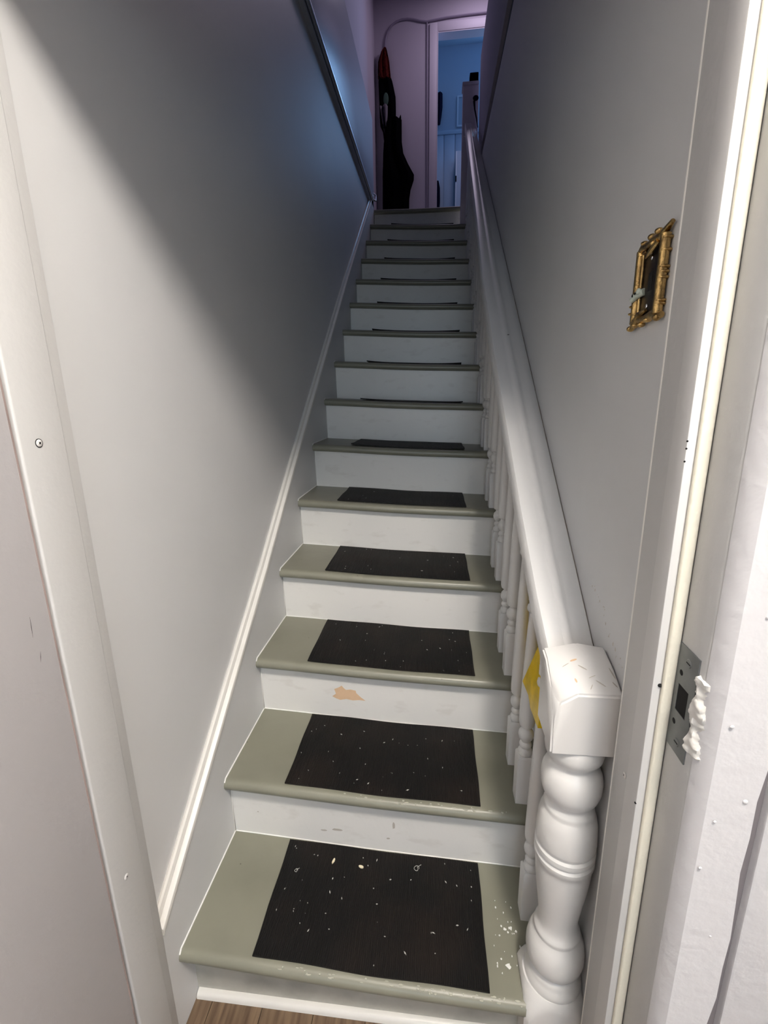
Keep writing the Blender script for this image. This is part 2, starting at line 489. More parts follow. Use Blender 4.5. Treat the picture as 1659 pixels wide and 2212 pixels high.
EX = {0: 'with pale crumbs on it', 1: 'specked with lint', 2: 'above the flaked riser patch', 3: 'with a creased surface', 4: 'seen at a low angle', 5: 'a narrow black band'}
MX = [(0.157, 0.655), (0.158, 0.655), (0.156, 0.656), (0.157, 0.654), (0.153, 0.653), (0.169, 0.658), (0.173, 0.659), (0.171, 0.662), (0.167, 0.661), (0.167, 0.655), (0.163, 0.656), (0.162, 0.654), (0.161, 0.653), (0.166, 0.655)]
for k in range(14):
    x0, x1 = MX[k]
    yo = [0.004, 0.004, 0.006, 0.006, 0.010, 0.006][min(k, 5)]
    m_ = mat_mesh(x0, x1, k*G + yo, k*G + 0.272 if k < 5 else k*G + 0.268, k, k < 6, k).obj('rubber_stair_mat', M_rubber)
    ex = EX.get(k, 'a thin dark line')
    tag(m_, 'black ribbed rubber mat on the %s step from the bottom, %s' % (ORD[k], ex), 'stair mat', 'rubber mats on the stairs')

# crumbs
def chip(x, y, z, a, b, ang, m, th=0.003):
    n = 8
    P = []
    for j in range(n):
        u = a*math.cos(2*PI*j/n)*random.uniform(.75, 1.1); v = b*math.sin(2*PI*j/n)*random.uniform(.75, 1.1)
        P.append((u*math.cos(ang) - v*math.sin(ang), u*math.sin(ang) + v*math.cos(ang), 0))
    mb = MB().poly(P, (0, 0, th))
    return mb, (x, y, z)
mb, loc = chip(0.285, 0.227, tz(0, .28) + 0.0058, 0.008, 0.0032, 1.3, M_chip)
o = mb.obj('crumb', M_chip, bevel=0.0005, seg=1); o.location = loc
tag(o, 'small pale upright crumb on the lowest mat, left one of two', 'crumb', 'crumbs on the lowest mat')
mb, loc = chip(0.358, 0.222, tz(0, .36) + 0.0058, 0.008, 0.0036, -0.3, M_chip)
o = mb.obj('crumb', M_chip, bevel=0.0005, seg=1); o.location = loc
tag(o, 'small pale sideways crumb on the lowest mat, right one of two', 'crumb', 'crumbs on the lowest mat')
def fluff(name, x, y, s, label):
    z = tz(0, x) + 0.007
    pts = [(x + s*math.cos(a)*(1 - 0.07*a) , y + s*1.1*math.sin(a)*(1 - 0.07*a), z + 0.001*math.sin(2*a)) for a in [i*0.45 for i in range(17)]]
    pts += [(x + s*1.6, y + s*1.5, z)]
    o = MB().tube(pts, 0.0006, 5).obj(name, M_lint)
    tag(o, label, 'fluff')
fluff('fluff', 0.497, 0.236, 0.0075, 'curled grey thread of fluff on the lowest mat, right of the crumbs')
fluff('fluff', 0.197, 0.190, 0.0045, 'tiny curled hair on the left side of the lowest mat')
mb = MB()
for k, n in ((0, 42), (1, 34), (2, 26), (3, 16), (4, 6)):
    for _ in range(n):
        x = random.uniform(0.17, 0.64); y = k*G + random.uniform(0.015, 0.26)
        a = random.uniform(0.0006, 0.0016); b = a * random.uniform(1, 3.2)
        z = tz(k, x) + 0.0050
        th = random.uniform(0, PI)
        P = [(x + u*a*math.cos(th) - v*b*math.sin(th), y + u*a*math.sin(th) + v*b*math.cos(th), z) for u, v in ((-1, 0), (0, -1), (1, 0), (0, 1))]
        mb.poly(P, (0, 0, 0.0012))
tag(mb.obj('lint_specks', M_lint, smooth=False), 'tiny white lint specks scattered over the lower rubber mats', 'lint', kind='stuff')
mb = MB()
for _ in range(30):
    x = random.uniform(0.672, 0.735); y = random.gauss(0.10, 0.06)
    if not 0.0 < y < 0.25: continue
    a = random.uniform(0.0008, 0.0022)
    z = tz(0, x) + 0.0002
    n = 6
    mb.poly([(x + a*math.cos(j)*random.uniform(.5, 1.3), y + 1.4*a*math.sin(j)*random.uniform(.5, 1.3), z) for j in [2*PI*q/n for q in range(n)]], (0, 0, 0.001))
for x, y, a in ((0.700, 0.055, 0.006), (0.702, 0.127, 0.0045), (0.716, 0.130, 0.005), (0.727, 0.125, 0.003)):
    n = 9
    mb.poly([(x + a*math.cos(j)*random.uniform(.5, 1.2), y + .8*a*math.sin(j)*random.uniform(.5, 1.2), tz(0, x) + 0.0002) for j in [2*PI*q/n for q in range(n)]], (0, 0, 0.0012))
tag(mb.obj('paint_flakes', M_pchip, smooth=False), 'white paint flakes on the lowest tread beside the newel post', 'paint flakes', kind='stuff')

# ------------------------------------------------------------------ balustrade
bal = empty('balustrade', (0.785, 0.04, 0))
tag(bal, 'white painted stair balustrade with turned newel and balusters along the right wall', 'balustrade')
BL = bal.location.copy()
def padd(name, mb, m, **kw):
    o = mb.obj(name, m, bal, **kw); o.location = -BL
    return o
# newel post
NXc, NYc = 0.785, 0.041
mb = MB()
def sqring(hx, hy, z, c=0.004, z_front=0.0):
    """rounded square ring, slightly lower in front"""
    P = []
    for sx, sy in ((1, -1), (1, 1), (-1, 1), (-1, -1)):
        for a in range(4):
            t = {(1, -1): -PI/2, (1, 1): 0, (-1, 1): PI/2, (-1, -1): PI}[(sx, sy)] + a/3*PI/2
            x = NXc + sx*(hx - c) + c*math.cos(t); y = NYc + sy*(hy - c) + c*math.sin(t)
            P.append((x, y, z))
    return P
hb = 0.0495
newel = MB()
NB = (NXc - 0.055, NXc + 0.051, NYc - 0.050, NYc + 0.050)
prof = [(0.030, 0.756), (0.0475, 0.752), (0.0500, 0.744), (0.0505, 0.732), (0.0485, 0.721), (0.0410, 0.712), (0.0385, 0.706), (0.0400, 0.700),
        (0.0460, 0.693), (0.0510, 0.681), (0.0530, 0.667), (0.0522, 0.651), (0.0485, 0.638), (0.0430, 0.630), (0.0400, 0.626), (0.0395, 0.622), (0.0400, 0.616), (0.0435, 0.611), (0.0445, 0.606), (0.0440, 0.601), (0.0450, 0.598),
        (0.0490, 0.590), (0.0520, 0.575), (0.0535, 0.555), (0.0540, 0.535), (0.0535, 0.531), (0.0510, 0.527), (0.0510, 0.524), (0.0545, 0.520), (0.0545, 0.511), (0.0512, 0.507), (0.0512, 0.504), (0.0545, 0.500), (0.0545, 0.491), (0.0515, 0.486),
        (0.0510, 0.475), (0.0495, 0.450), (0.0465, 0.420), (0.0425, 0.390), (0.0390, 0.362), (0.0370, 0.342), (0.0370, 0.328), (0.0395, 0.318), (0.0430, 0.313), (0.0440, 0.308), (0.0425, 0.303), (0.0430, 0.300),
        (0.0485, 0.292), (0.0535, 0.278), (0.0560, 0.262), (0.0560, 0.246), (0.0530, 0.232), (0.0470, 0.222), (0.0440, 0.218), (0.0470, 0.214), (0.0500, 0.208), (0.0500, 0.204), (0.0520, 0.200), (0.0545, 0.192), (0.0560, 0.184), (0.0545, 0.180), (0.0560, 0.176), (0.0590, 0.168), (0.0595, 0.163), (0.040, 0.150)]
newel.lathe(list(reversed(prof)), NXc, NYc, 0, 48)
# foot block whose shoulders were turned away on the lathe: square rings shrink towards a circle
for_base = []
hbb = 0.0590
NA = 48
for z, rmax in ((0.0, 1.0), (0.125, 1.0), (0.142, 0.079), (0.158, 0.071), (0.172, 0.063), (0.183, 0.0555)):
    P = []
    for q_ in range(NA):
        t = 2*PI*q_/NA + PI/NA
        c_, s_ = math.cos(t), math.sin(t)
        rs = hbb / max(abs(c_), abs(s_))
        rr = min(rs, rmax)
        P.append((NXc - 0.004 + rr*c_, NYc + rr*s_, z))
    for_base.append(P)
newel.loft(for_base)
newel_me = newel.mesh('newel_post', mat('newel_paint', (0.76, 0.745, 0.725), 0.3, bump=0.35, bscale=30))
# worn top block: hull with the front left corner rubbed away, sloping to the front
hm = bmesh.new()
x0_, x1_, y0_, y1_ = NB
for p_ in ((x0_, y0_, 0.752), (x1_, y0_, 0.752), (x1_, y1_, 0.752), (x0_, y1_, 0.752),
           (x1_, y0_, 0.868), (x0_ + 0.036, y0_, 0.868), (x0_ + 0.010, y0_, 0.850), (x0_, y0_ + 0.004, 0.822), (x0_, y0_ + 0.030, 0.862), (x0_, y0_ + 0.070, 0.888), (x0_ + 0.012, y0_ + 0.020, 0.866),
           (x0_, y1_, 0.893), (x1_, y1_, 0.899), (NXc, y1_, 0.906), (NXc + 0.01, NYc + 0.012, 0.902), (NXc - 0.012, NYc, 0.895), (x1_, NYc, 0.888), (NXc + 0.02, NYc - 0.03, 0.879)):
    hm.verts.new(p_)
bmesh.ops.convex_hull(hm, input=hm.verts[:])
bmesh.ops.dissolve_limit(hm, angle_limit=0.03, verts=hm.verts[:], edges=hm.edges[:])
bmesh.ops.bevel(hm, geom=[e for e in hm.edges if e.calc_face_angle(0) > 0.25], offset=0.0032, segments=2, affect='EDGES', clamp_overlap=True)
hm.from_mesh(newel_me)
hm.to_mesh(newel_me); hm.free()
newel_me.shade_smooth(); newel_me.set_sharp_from_angle(angle=math.radians(38))
nw = add('newel_post', newel_me, bal); nw.location = -BL
nw['label'] = 'thick turned newel post with chipped square top'
# chips of bare wood on the newel top
from mathutils.bvhtree import BVHTree
bm_ = bmesh.new(); bm_.from_mesh(newel_me); bvh = BVHTree.FromBMesh(bm_)
def topz(x, y):
    h_ = bvh.ray_cast(Vector((x, y, 1.2)), Vector((0, 0, -1)))
    return h_[0].z if h_[0] is not None else 0.87
for x, y, a, b, t, mm in ((0.772, 0.048, 0.0060, 0.0020, 0.2, M_peach), (0.768, 0.014, 0.0035, 0.0016, 1.9, M_peach), (0.783, 0.034, 0.0075, 0.0009, -0.5, M_smudge), (0.758, 0.042, 0.0060, 0.0006, 0.3, M_smudge), (0.806, 0.010, 0.0085, 0.0009, -0.6, M_smudge), (0.795, 0.020, 0.0065, 0.0006, 0.4, M_smudge), (0.790, 0.004, 0.0050, 0.0006, 1.0, M_smudge), (0.828, 0.010, 0.0050, 0.0012, -0.9, M_smudge), (0.830, 0.030, 0.0100, 0.0012, -1.3, M_smudge)):
    n = 8
    P = []
    for j in range(n):
        px = x + a*math.cos(2*PI*j/n)*math.cos(t) - b*math.sin(2*PI*j/n)*math.sin(t)
        py = y + a*math.cos(2*PI*j/n)*math.sin(t) + b*math.sin(2*PI*j/n)*math.cos(t)
        P.append((px, py, topz(px, py) + 0.0004))
    c = MB().poly(P, (0, 0, -0.001)).obj('paint_chip', mm, nw)
bm_.free()

rnd = random.Random(31)
dm = MB()
for _ in range(26):
    t_ = rnd.random()
    y = 0.02 + 0.16 * t_ + rnd.uniform(-.008, .008); z = 0.905 + 0.055 * t_ + rnd.uniform(-.006, .010) + (0.0 if t_ < .5 else 0.02)
    a = rnd.uniform(0.0006, 0.0022); b = a * rnd.uniform(0.5, 2.0)
    dm.poly([(wx(y) - 0.0004, y + a*math.cos(2*PI*j/7)*rnd.uniform(.6, 1.2), z + b*math.sin(2*PI*j/7)*rnd.uniform(.6, 1.2)) for j in range(7)], (0.0006, 0, 0))
tag(dm.obj('dirt_specks', mat('faint_dirt', (0.55, 0.51, 0.46), 0.9), smooth=False), 'faint brownish dirt specks on the wall above the newel post', 'dirt', kind='stuff')

# hand rail: moulded section swept up the flight
SEC = [(0.0, -0.052), (-0.02, -0.040), (0.0, -0.024), (0.015, -0.008), (0.06, -0.001), (0.18, 0.000), (0.33, -0.0015), (0.38, -0.003), (0.42, -0.0005), (0.50, -0.001), (0.56, -0.006), (0.61, -0.0125), (0.66, -0.0145), (0.80, -0.021), (0.985, -0.029), (1.0, -0.032), (1.0, -0.060)]
RL = [(0.088, 0.742), (0.20, 0.734), (0.38, 0.727), (0.65, 0.720), (0.92, 0.714), (1.36, 0.709), (1.89, 0.717), (2.6, 0.722), (3.3, 0.728), (3.49, 0.729)]
RL = [(y, a, wx(y) - 0.0012) for y, a in RL]
def railz(y): return 0.800 + 0.728 * y
rings = []
for y, a, b in RL:
    rings.append([(a + (b - a)*s, y, railz(y) + dz) for s, dz in SEC])
rl = padd('hand_rail', MB().loft(rings), M_bal)
rl['label'] = 'broad moulded white hand rail'
rnd = random.Random(4)
crk = []
for i in range(46):
    y = 0.10 + 1.55 * i / 45
    crk.append((wx(y) - 0.0012, y, railz(y) - 0.0298 + rnd.uniform(-0.0006, 0.0006)))
c = MB().tube(crk, [rnd.uniform(0.0003, 0.0010) for _ in crk], 5).obj('crack_line', mat('crack_dirt', (0.30, 0.25, 0.21), 0.9), rl)
c['label'] = 'thin brownish crack where the rail meets the wall'
c = MB().ball((0.7735, 1.005, railz(1.005) - 0.001), 0.004, 0.0015, 0.0012).obj('dark_nick', M_speck, rl)

# balusters
def baluster(x, y, z0, z1):
    h = z1 - z0
    mb = MB()
    b = 0.0195
    e = h - 0.62
    rg = []
    for z, q in ((0, b), (0.128, b), (0.135, b - 0.004)):
        rg.append([(x - q, y - q, z0 + z), (x + q, y - q, z0 + z), (x + q, y + q, z0 + z), (x - q, y + q, z0 + z)])
    mb.loft(rg)
    p = [(0.010, 0.132), (0.0160, 0.136), (0.0175, 0.141), (0.0165, 0.147), (0.0125, 0.151), (0.0115, 0.154), (0.0140, 0.158), (0.0150, 0.162), (0.0135, 0.167), (0.0100, 0.171),
         (0.0120, 0.175), (0.0165, 0.181), (0.0185, 0.190), (0.0170, 0.199), (0.0125, 0.205), (0.0095, 0.209), (0.0100, 0.213), (0.0165, 0.217), (0.0188, 0.226), (0.0192, 0.245),
         (0.0180, 0.300 + e*.2), (0.0160, 0.370 + e*.4), (0.0140, 0.430 + e*.6), (0.0120, 0.475 + e*.8), (0.0100, 0.497 + e), (0.0095, 0.503 + e), (0.0150, 0.508 + e), (0.0165, 0.514 + e), (0.0150, 0.521 + e), (0.0100, 0.526 + e),
         (0.0100, 0.530 + e), (0.0140, 0.534 + e), (0.0140, 0.552 + e), (0.0128, 0.554 + e), (0.0138, 0.558 + e), (0.0150, 0.60 + e), (0.0155, h)]
    mb.lathe([(r, z0 + z) for r, z in p], x, y, 0, 16)
    return mb
for k in range(0, 13):
    for dy in (0.045, 0.170):
        if k == 0 and dy < 0.1: continue
        y = k*G + dy
        if y > 3.42: continue
        x = 0.761 + (0.0 if k < 4 else -0.002)
        z0 = tz(k, x) - 0.0005
        padd('baluster', baluster(x, y, z0, railz(y) - 0.050), M_bal)

# upper newel
mb = MB().box(0.712, 0.828, 3.502, 3.60, 2.655, 3.585).box(0.706, 0.828, 3.496, 3.606, 3.585, 3.607)
un = padd('newel_post', mb, M_hall_trim, bevel=0.003)
un['label'] = 'plain square newel post at the top of the stairs'

# small things on the upper newel
o = MB().box(0.760, 0.824, 3.51, 3.575, 3.6075, 3.668).obj('box', M_black, bevel=0.004)
tag(o, 'small black box standing on the upper newel post', 'box')
o = MB().tube([(0.800, 3.494, 3.50), (0.795, 3.484, 3.47), (0.80, 3.482, 3.42), (0.815, 3.482, 3.36), (0.826, 3.484, 3.30)], [0.006, 0.008, 0.006, 0.005, 0.003], 8).ball((0.806, 3.484, 3.49), 0.022, 0.012, 0.018).obj('key_strap', M_navy)
tag(o, 'dark key strap hanging on the upper newel post', 'strap')

# ------------------------------------------------------------------ yellow bag behind the balusters
def bagmesh():
    rnd = random.Random(3)
    rows = []
    Z = [(0.505, 0.30, 0.33), (0.55, 0.285, 0.36), (0.60, 0.28, 0.42), (0.66, 0.27, 0.45), (0.72, 0.25, 0.46), (0.78, 0.235, 0.44), (0.82, 0.28, 0.43), (0.855, 0.34, 0.42), (0.87, 0.36, 0.40)]
    for i, (z, a, b) in enumerate(Z):
        P = []
        n = 22
        for j in range(n):
            t = 2*PI*j/n
            yy = (a + b)/2 + (b - a)/2*math.cos(t)
            wv = 0.004*math.sin(5*t + i*1.3) + rnd.uniform(-0.002, 0.002)
            xx = 0.8095 + (0.0105 * (0.6 if i in (0, len(Z) - 1) else 1))*math.sin(t) + (wv * 0.7 if math.sin(t) < 0 else 0)
            P.append((min(xx + 0.004, 0.833), yy, z + rnd.uniform(-.003, .003)))
        rows.append(P)
    return MB().loft(rows)
bag = empty('plastic_bag', (0.81, 0.36, 0.50))
tag(bag, 'crumpled yellow plastic bag tucked behind the lower balusters', 'bag')
b_ = bagmesh().obj('bag_body', M_bag, bag); b_.location = -bag.location
b_ = MB().loft([[(0.7945, y, 0.672 + 0.05*(y - 0.3)), (0.7930, y, 0.660 + 0.05*(y - 0.3)), (0.7945, y, 0.640 + 0.1*(y - 0.3)), (0.7985, y, 0.640 + 0.1*(y - 0.3)), (0.7985, y, 0.672 + 0.05*(y - 0.3))] for y in (0.285, 0.33, 0.37, 0.41, 0.445)]).obj('white_band', M_bagw, bag)
b_.location = -bag.location
b_['label'] = 'white folded band across the bag'
rnd = random.Random(8)
rings = []
for i in range(9):
    t_ = i / 8
    z = 0.690 + 0.160 * t_
    ya = 0.132 + 0.004*math.sin(7*t_); yb_ = 0.289 - 0.080 * t_
    xf = 0.741 + 0.018 * t_
    P = [(0.800, ya, z), (xf + 0.002, ya, z), (xf - 0.001 + rnd.uniform(-.002, .002), ya + (yb_-ya)*0.35, z + 0.004), (xf + 0.000 + rnd.uniform(-.003, .003), ya + (yb_-ya)*0.65, z + 0.002), (xf, yb_, z), (xf + 0.010, yb_ + 0.004, z), (0.780, yb_ + 0.010 * (1 - t_), z), (0.800, yb_ + 0.012, z)]
    rings.append(P)
b_ = MB().loft(rings).obj('bag_corner', M_bag, bag); b_.location = -bag.location
b_ = MB().loft([[(xf, y, z0) for xf, y, z0 in ((0.742 + d, 0.287, 0.689 - q), (0.748 + d, 0.24, 0.690 - q), (0.744 + d, 0.14, 0.692 - q), (0.795, 0.14, 0.690 - q), (0.795, 0.29, 0.688 - q))] for q, d in ((0, 0), (0.006, 0.002), (0.012, 0.008), (0.030, 0.018))]).obj('white_band', M_bagw, bag); b_.location = -bag.location

# ------------------------------------------------------------------ door frame and open door
df = struct('door_1', MB().box(XJ, 0.905, YN, -0.149, 0, 2.0), M_frame, bevel=0.006)
tag(df, 'light grey painted frame of the doorway at the stair foot', 'door frame')
def fadd(name, mb, m, label=None, **kw):
    o = mb.obj(name, m, df, **kw)
    if label: o['label'] = label
    return o
fadd('jamb', MB().box(XJ, 0.905, -0.149, -0.0205, 0, 2.0), M_frame, 'right jamb board with the strike plate', bevel=0.0012)
fadd('caulk_bead', MB().tube([(XJ + 0.0012, -0.0195, 0), (XJ + 0.0012, -0.0195, 1.0), (XJ + 0.0012, -0.0195, 2.0)], 0.0022, 8), M_caulk)
fadd('door_stop', MB().box(XJ - 0.0235, XJ + 0.004, -0.1500, -0.1150, 0, 1.985), M_stop, 'white door stop strip', bevel=0.0015)
fadd('weatherstrip', MB().box(XJ - 0.0142, XJ - 0.0008, -0.1565, -0.1495, 0, 1.985), M_seal, 'cream foam seal beside the door stop', bevel=0.003, seg=3)
# casing facing the room: wavy outer edge
rings = []
for i in range(41):
    z = 2.0 * i / 40
    w = 0.0022*math.sin(z*21) + 0.0014*math.sin(z*53 + 1)
    rings.append([(XJ + 0.001, YN + 0.002, z), (XJ + 0.004, YN - 0.010 + 0.5*w, z), (XJ + 0.012, YN - 0.018, z), (0.890 + w, YN - 0.020, z), (0.8935 + w, YN - 0.014, z), (0.8945 + w, YN + 0.002, z)])
fadd('casing', MB().loft(rings), M_casing, 'thickly painted white casing facing the room')
fadd('gap_line', MB().box(0.893, 0.9075, YN - 0.004, YN + 0.004, 0, 2.0), mat('groove_shade_grey', (0.20, 0.18, 0.19), 0.7))  # shade of the groove put into a grey strip
# header of the frame
fadd('head_board', MB().box(XL, XJ, YN + 0.002, -0.019, 1.986, 2.0), M_frame)
# left side
fadd('jamb', MB().box(-0.055, 0.002, -0.1505, -0.048, 0, 1.986), M_frame, 'left jamb board', bevel=0.001)
fadd('screwed_board', MB().box(0.0015, 0.0115, -0.150, -0.0750, 0, 1.986), M_frame, 'flat board screwed to the left jamb', bevel=0.003, seg=3)
# screws
def screw(x, y, z, sx, slot, lab, rim=False):
    mb = MB()
    n = 20
    pr = [(0.0002, 0.0), (0.0046, 0.0), (0.0050, 0.0006), (0.0042, 0.0014), (0.0020, 0.0018), (0.0002, 0.0018)]
    mb.loft([[(x + sx*h_, y + r*math.cos(2*PI*k/n), z + r*math.sin(2*PI*k/n)) for k in range(n)] for r, h_ in pr])
    o = fadd('screw', mb, M_screw, lab)
    if slot:
        c = MB()
        q = 0.0027; w_ = 0.0008
        a = [(0, q), (w_, w_), (q, 0), (w_, -w_), (0, -q), (-w_, -w_), (-q, 0), (-w_, w_)]
        ang = math.radians(40)
        c.poly([(x + sx*0.00182, y + u*math.cos(ang) - v*math.sin(ang), z + u*math.sin(ang) + v*math.cos(ang)) for u, v in a], (sx*0.0001, 0, 0))
        c.obj('slot', M_dark if rim else M_gap, o)
    if rim:
        MB().loft([[(x + sx*h_, y + r*math.cos(2*PI*k/n), z + r*math.sin(2*PI*k/n)) for k in range(n)] for r, h_ in ((0.0046, 0.0001), (0.0060, 0.0001), (0.0060, 0.0005), (0.0046, 0.0005))]).obj('rim', M_dark, o)
screw(0.0115, -0.121, 1.285, 1, True, 'round white cross-head screw on the left board', True)
screw(0.0115, -0.118, 0.541, 1, True, 'painted over screw low on the left board')
screw(XJ, -0.061, 0.769, -1, True, 'painted over screw on the right jamb')
for y, z in ((-0.1494, 1.285), (-0.1494, 1.277), (-0.1494, 1.263)):
    fadd('nail_hole', MB().ball((XJ - 0.0230, y, z), 0.0011), M_dark)
fadd('nail_hole', MB().ball((XJ - 0.0150, -0.1500, 0.986), 0.0026), M_dark)
fadd('nail_hole', MB().ball((XJ - 0.0232, -0.1485, 0.806), 0.0016), M_dark)
# paint nibs on the casing
for x, z, r in ((0.849, 0.993, 0.0022), (0.877, 0.899, 0.0028), (0.911, 0.760, 0.003), (0.905, 0.654, 0.0026), (0.850, 0.869, 0.0018), (0.844, 0.802, 0.0020), (0.862, 1.12, 0.0016), (0.870, 0.70, 0.0014)):
    yy = YN - 0.020 if x < 0.893 else YN - 0.012
    x = x if x < 0.893 else x + 0.010
    fadd('paint_nib', MB().ball((x, yy, z), r, r*0.5, r), M_casing)

# strike plate with a real opening
sp_z0, sp_z1, sp_y0, sp_y1 = 0.913, 1.0495, -0.197, -0.1515
hz0, hz1, hy0, hy1 = 0.965, 1.000, -0.186, -0.164
t = 0.0016
mb = MB()
mb.box(XJ - t, XJ + 0.0002, sp_y0, sp_y1, hz1, sp_z1)
mb.box(XJ - t, XJ + 0.0002, sp_y0, sp_y1, sp_z0, hz0)
mb.box(XJ - t, XJ + 0.0002, sp_y0, hy0, hz0, hz1)
mb.box(XJ - t, XJ + 0.0002, hy1, sp_y1, hz0, hz1)
spl = fadd('strike_plate', mb, M_steel, 'grey steel strike plate with a rectangular latch hole', smooth=False)
MB().box(XJ - t*0.5, XJ + 0.0004, hy0, hy1, hz0, hz1).obj('latch_hole', M_dark, spl)
def disc(x, y, z, r, th, m, name, par, n=20):
    MB().loft([[(x + d, y + rr*math.cos(2*PI*k/n), z + rr*math.sin(2*PI*k/n)) for k in range(n)] for rr, d in ((r, 0), (r*0.85, -th), (0.0003, -th))]).obj(name, m, par)
for y, z, r in ((-0.178, 1.034, 0.0054), (-0.178, 0.928, 0.0054)):
    disc(XJ - t, y, z, r, 0.0008, M_steel, 'plate_screw', spl)
    MB().box(XJ - t - 0.0010, XJ - t - 0.0007, y - 0.0040, y + 0.0040, z - 0.0007, z + 0.0007).obj('slot', M_dark, spl)
for y, z in ((-0.166, 1.015), (-0.166, 0.949)):
    disc(XJ - t, y, z, 0.0036, 0.0003, M_dark, 'plate_hole', spl)
# torn paint lip beside the strike plate
rnd = random.Random(11)
rings = []
for i in range(45):
    z = 0.934 + (1.032 - 0.934) * i / 44
    w = 0.0046 + 0.0012*math.sin(i*0.30) + 0.0005*math.sin(i*1.1)
    if i in (0, 44): w = 0.0015
    P = []
    for j in range(9):
        a = -0.3 + (PI*0.75) * j / 8
        rr = w + 0.0028 + rnd.uniform(-0.0007, 0.0008) + 0.0010*math.sin(j*1.3 + i*0.33)
        P.append((XJ + 0.004 - rr*1.0*math.cos(a), YN + 0.004 - rr*1.25*math.sin(a) + 0.006*math.cos(a), z + rnd.uniform(-0.0006, 0.0006) + 0.0015*math.sin(j*1.1)))
    P += [(XJ + 0.008, YN + 0.006, z)]
    rings.append(P)
fadd('torn_paint', MB().loft(rings), M_white, 'ragged lip of torn white paint beside the strike plate')

# open door leaf folded back on the left
dl = empty('door_leaf', (0.006, -0.155, 0))
tag(dl, 'flat lilac-grey door leaf standing open at the left edge', 'door')
o = MB().box(-0.032, 0.0085, -0.96, -0.1540, 0.008, 1.975).obj('leaf_panel', M_door, dl, bevel=0.002); o.location = -dl.location
o = MB().box(0.0083, 0.0089, -0.1568, -0.1542, 0.01, 1.97).obj('edge_strip', mat('worn_pink_edge', (0.42, 0.33, 0.31), 0.6, noise=0.4, nscale=8), dl); o.location = -dl.location
for (y0, z0, y1, z1) in ((-0.1545, 1.055, -0.1565, 1.025), (-0.150, 1.000, -0.153, 0.985)):
    y0, y1 = -0.684 + 0.9646*(y0 + 0.684) - 0.012, -0.684 + 0.9646*(y1 + 0.684) - 0.012
    z0, z1 = 1.338 + 0.9646*(z0 - 1.338), 1.338 + 0.9646*(z1 - 1.338)
    o = MB().tube([(0.0087, y0, z0), (0.0088, (y0+y1)/2, (z0+z1)/2), (0.0087, y1, z1)], [0.0001, 0.0004, 0.0001], 5).obj('scratch', M_gap, dl); o.location = -dl.location

# ------------------------------------------------------------------ brass switch plate on the right wall
sw = empty('switch_plate', (wx(0.06), 0.062, 1.487))
tag(sw, 'ornate aged brass bamboo-style switch plate on the right wall', 'switch plate')
def sadd(name, mb, m, label=None, **kw):
    o = mb.obj(name, m, sw, **kw); o.location = -sw.location
    if label: o['label'] = label
    return o
xs_ = wx(0.06)
sadd('back_plate', MB().box(xs_ - 0.0045, xs_ - 0.0003, 0.034, 0.092, 1.440, 1.536), M_bplate, 'dark inner plate', bevel=0.001)
fr = MB()
def rod(y, z0, z1, r, x=None):
    x = x or xs_ - r - 0.001
    fr.tube([(x, y, z0), (x, y, z0 + (z1 - z0)*.33), (x, y, z0 + (z1 - z0)*.66), (x, y, z1)], r, 10)
def node(y, z, r, x=None):
    x = x or xs_ - r*0.8
    fr.loft([[(x + rr*math.cos(2*PI*k/10), y + rr*math.sin(2*PI*k/10), z + d) for k in range(10)] for rr, d in ((r*.75, -0.0026), (r*1.1, -0.0008), (r*1.1, 0.0008), (r*.75, 0.0026))])
rod(0.0235, 1.440, 1.537, 0.0066); rod(0.0345, 1.440, 1.536, 0.0030, xs_ - 0.0055)
rod(0.1020, 1.440, 1.536, 0.0056); rod(0.0930, 1.440, 1.536, 0.0028, xs_ - 0.0055)
for z in (1.452, 1.456, 1.484, 1.491, 1.497, 1.517, 1.532): node(0.0235, z, 0.0074); node(0.0345, z, 0.0036, xs_ - 0.0055)
for z in (1.450, 1.486, 1.491, 1.496, 1.530): node(0.1020, z, 0.0064)
fr.tube([(xs_ - 0.006, 0.110, 1.439), (xs_ - 0.007, 0.085, 1.442), (xs_ - 0.007, 0.062, 1.438), (xs_ - 0.007, 0.038, 1.441), (xs_ - 0.006, 0.014, 1.437)], [0.004, 0.0062, 0.0055, 0.0062, 0.0045], 10)
fr.tube([(xs_ - 0.006, 0.110, 1.534), (xs_ - 0.007, 0.092, 1.539), (xs_ - 0.007, 0.074, 1.537), (xs_ - 0.007, 0.056, 1.540), (xs_ - 0.007, 0.036, 1.538), (xs_ - 0.006, 0.012, 1.548)], [0.004, 0.0058, 0.005, 0.0055, 0.0058, 0.003], 10)
fr.tube([(xs_ - 0.009, 0.100, 1.430), (xs_ - 0.010, 0.078, 1.446), (xs_ - 0.008, 0.060, 1.450)], [0.004, 0.005, 0.002], 8)
fr.tube([(xs_ - 0.009, 0.040, 1.534), (xs_ - 0.010, 0.060, 1.526), (xs_ - 0.008, 0.078, 1.522)], [0.004, 0.004, 0.002], 8)
for y, z, r in ((0.108, 1.431, 0.0055), (0.092, 1.434, 0.0055), (0.070, 1.432, 0.0048), (0.050, 1.436, 0.005), (0.022, 1.435, 0.0065), (0.066, 1.545, 0.0055), (0.056, 1.535, 0.0050), (0.088, 1.543, 0.0045), (0.045, 1.546, 0.0055), (0.107, 1.462, 0.003), (0.1085, 1.452, 0.003), (0.080, 1.529, 0.004), (0.076, 1.445, 0.004)):
    fr.ball((xs_ - 0.008, y, z), 0.006, r, r*0.8, 10, 6)
sadd('frame', fr, M_brass, 'brass frame of bamboo rods and knots')
for y, z in ((0.0655, 1.519), (0.0665, 1.456)):
    sadd('plate_screw', MB().ball((xs_ - 0.0052, y, z), 0.0013, 0.0026, 0.0034), M_chrome)
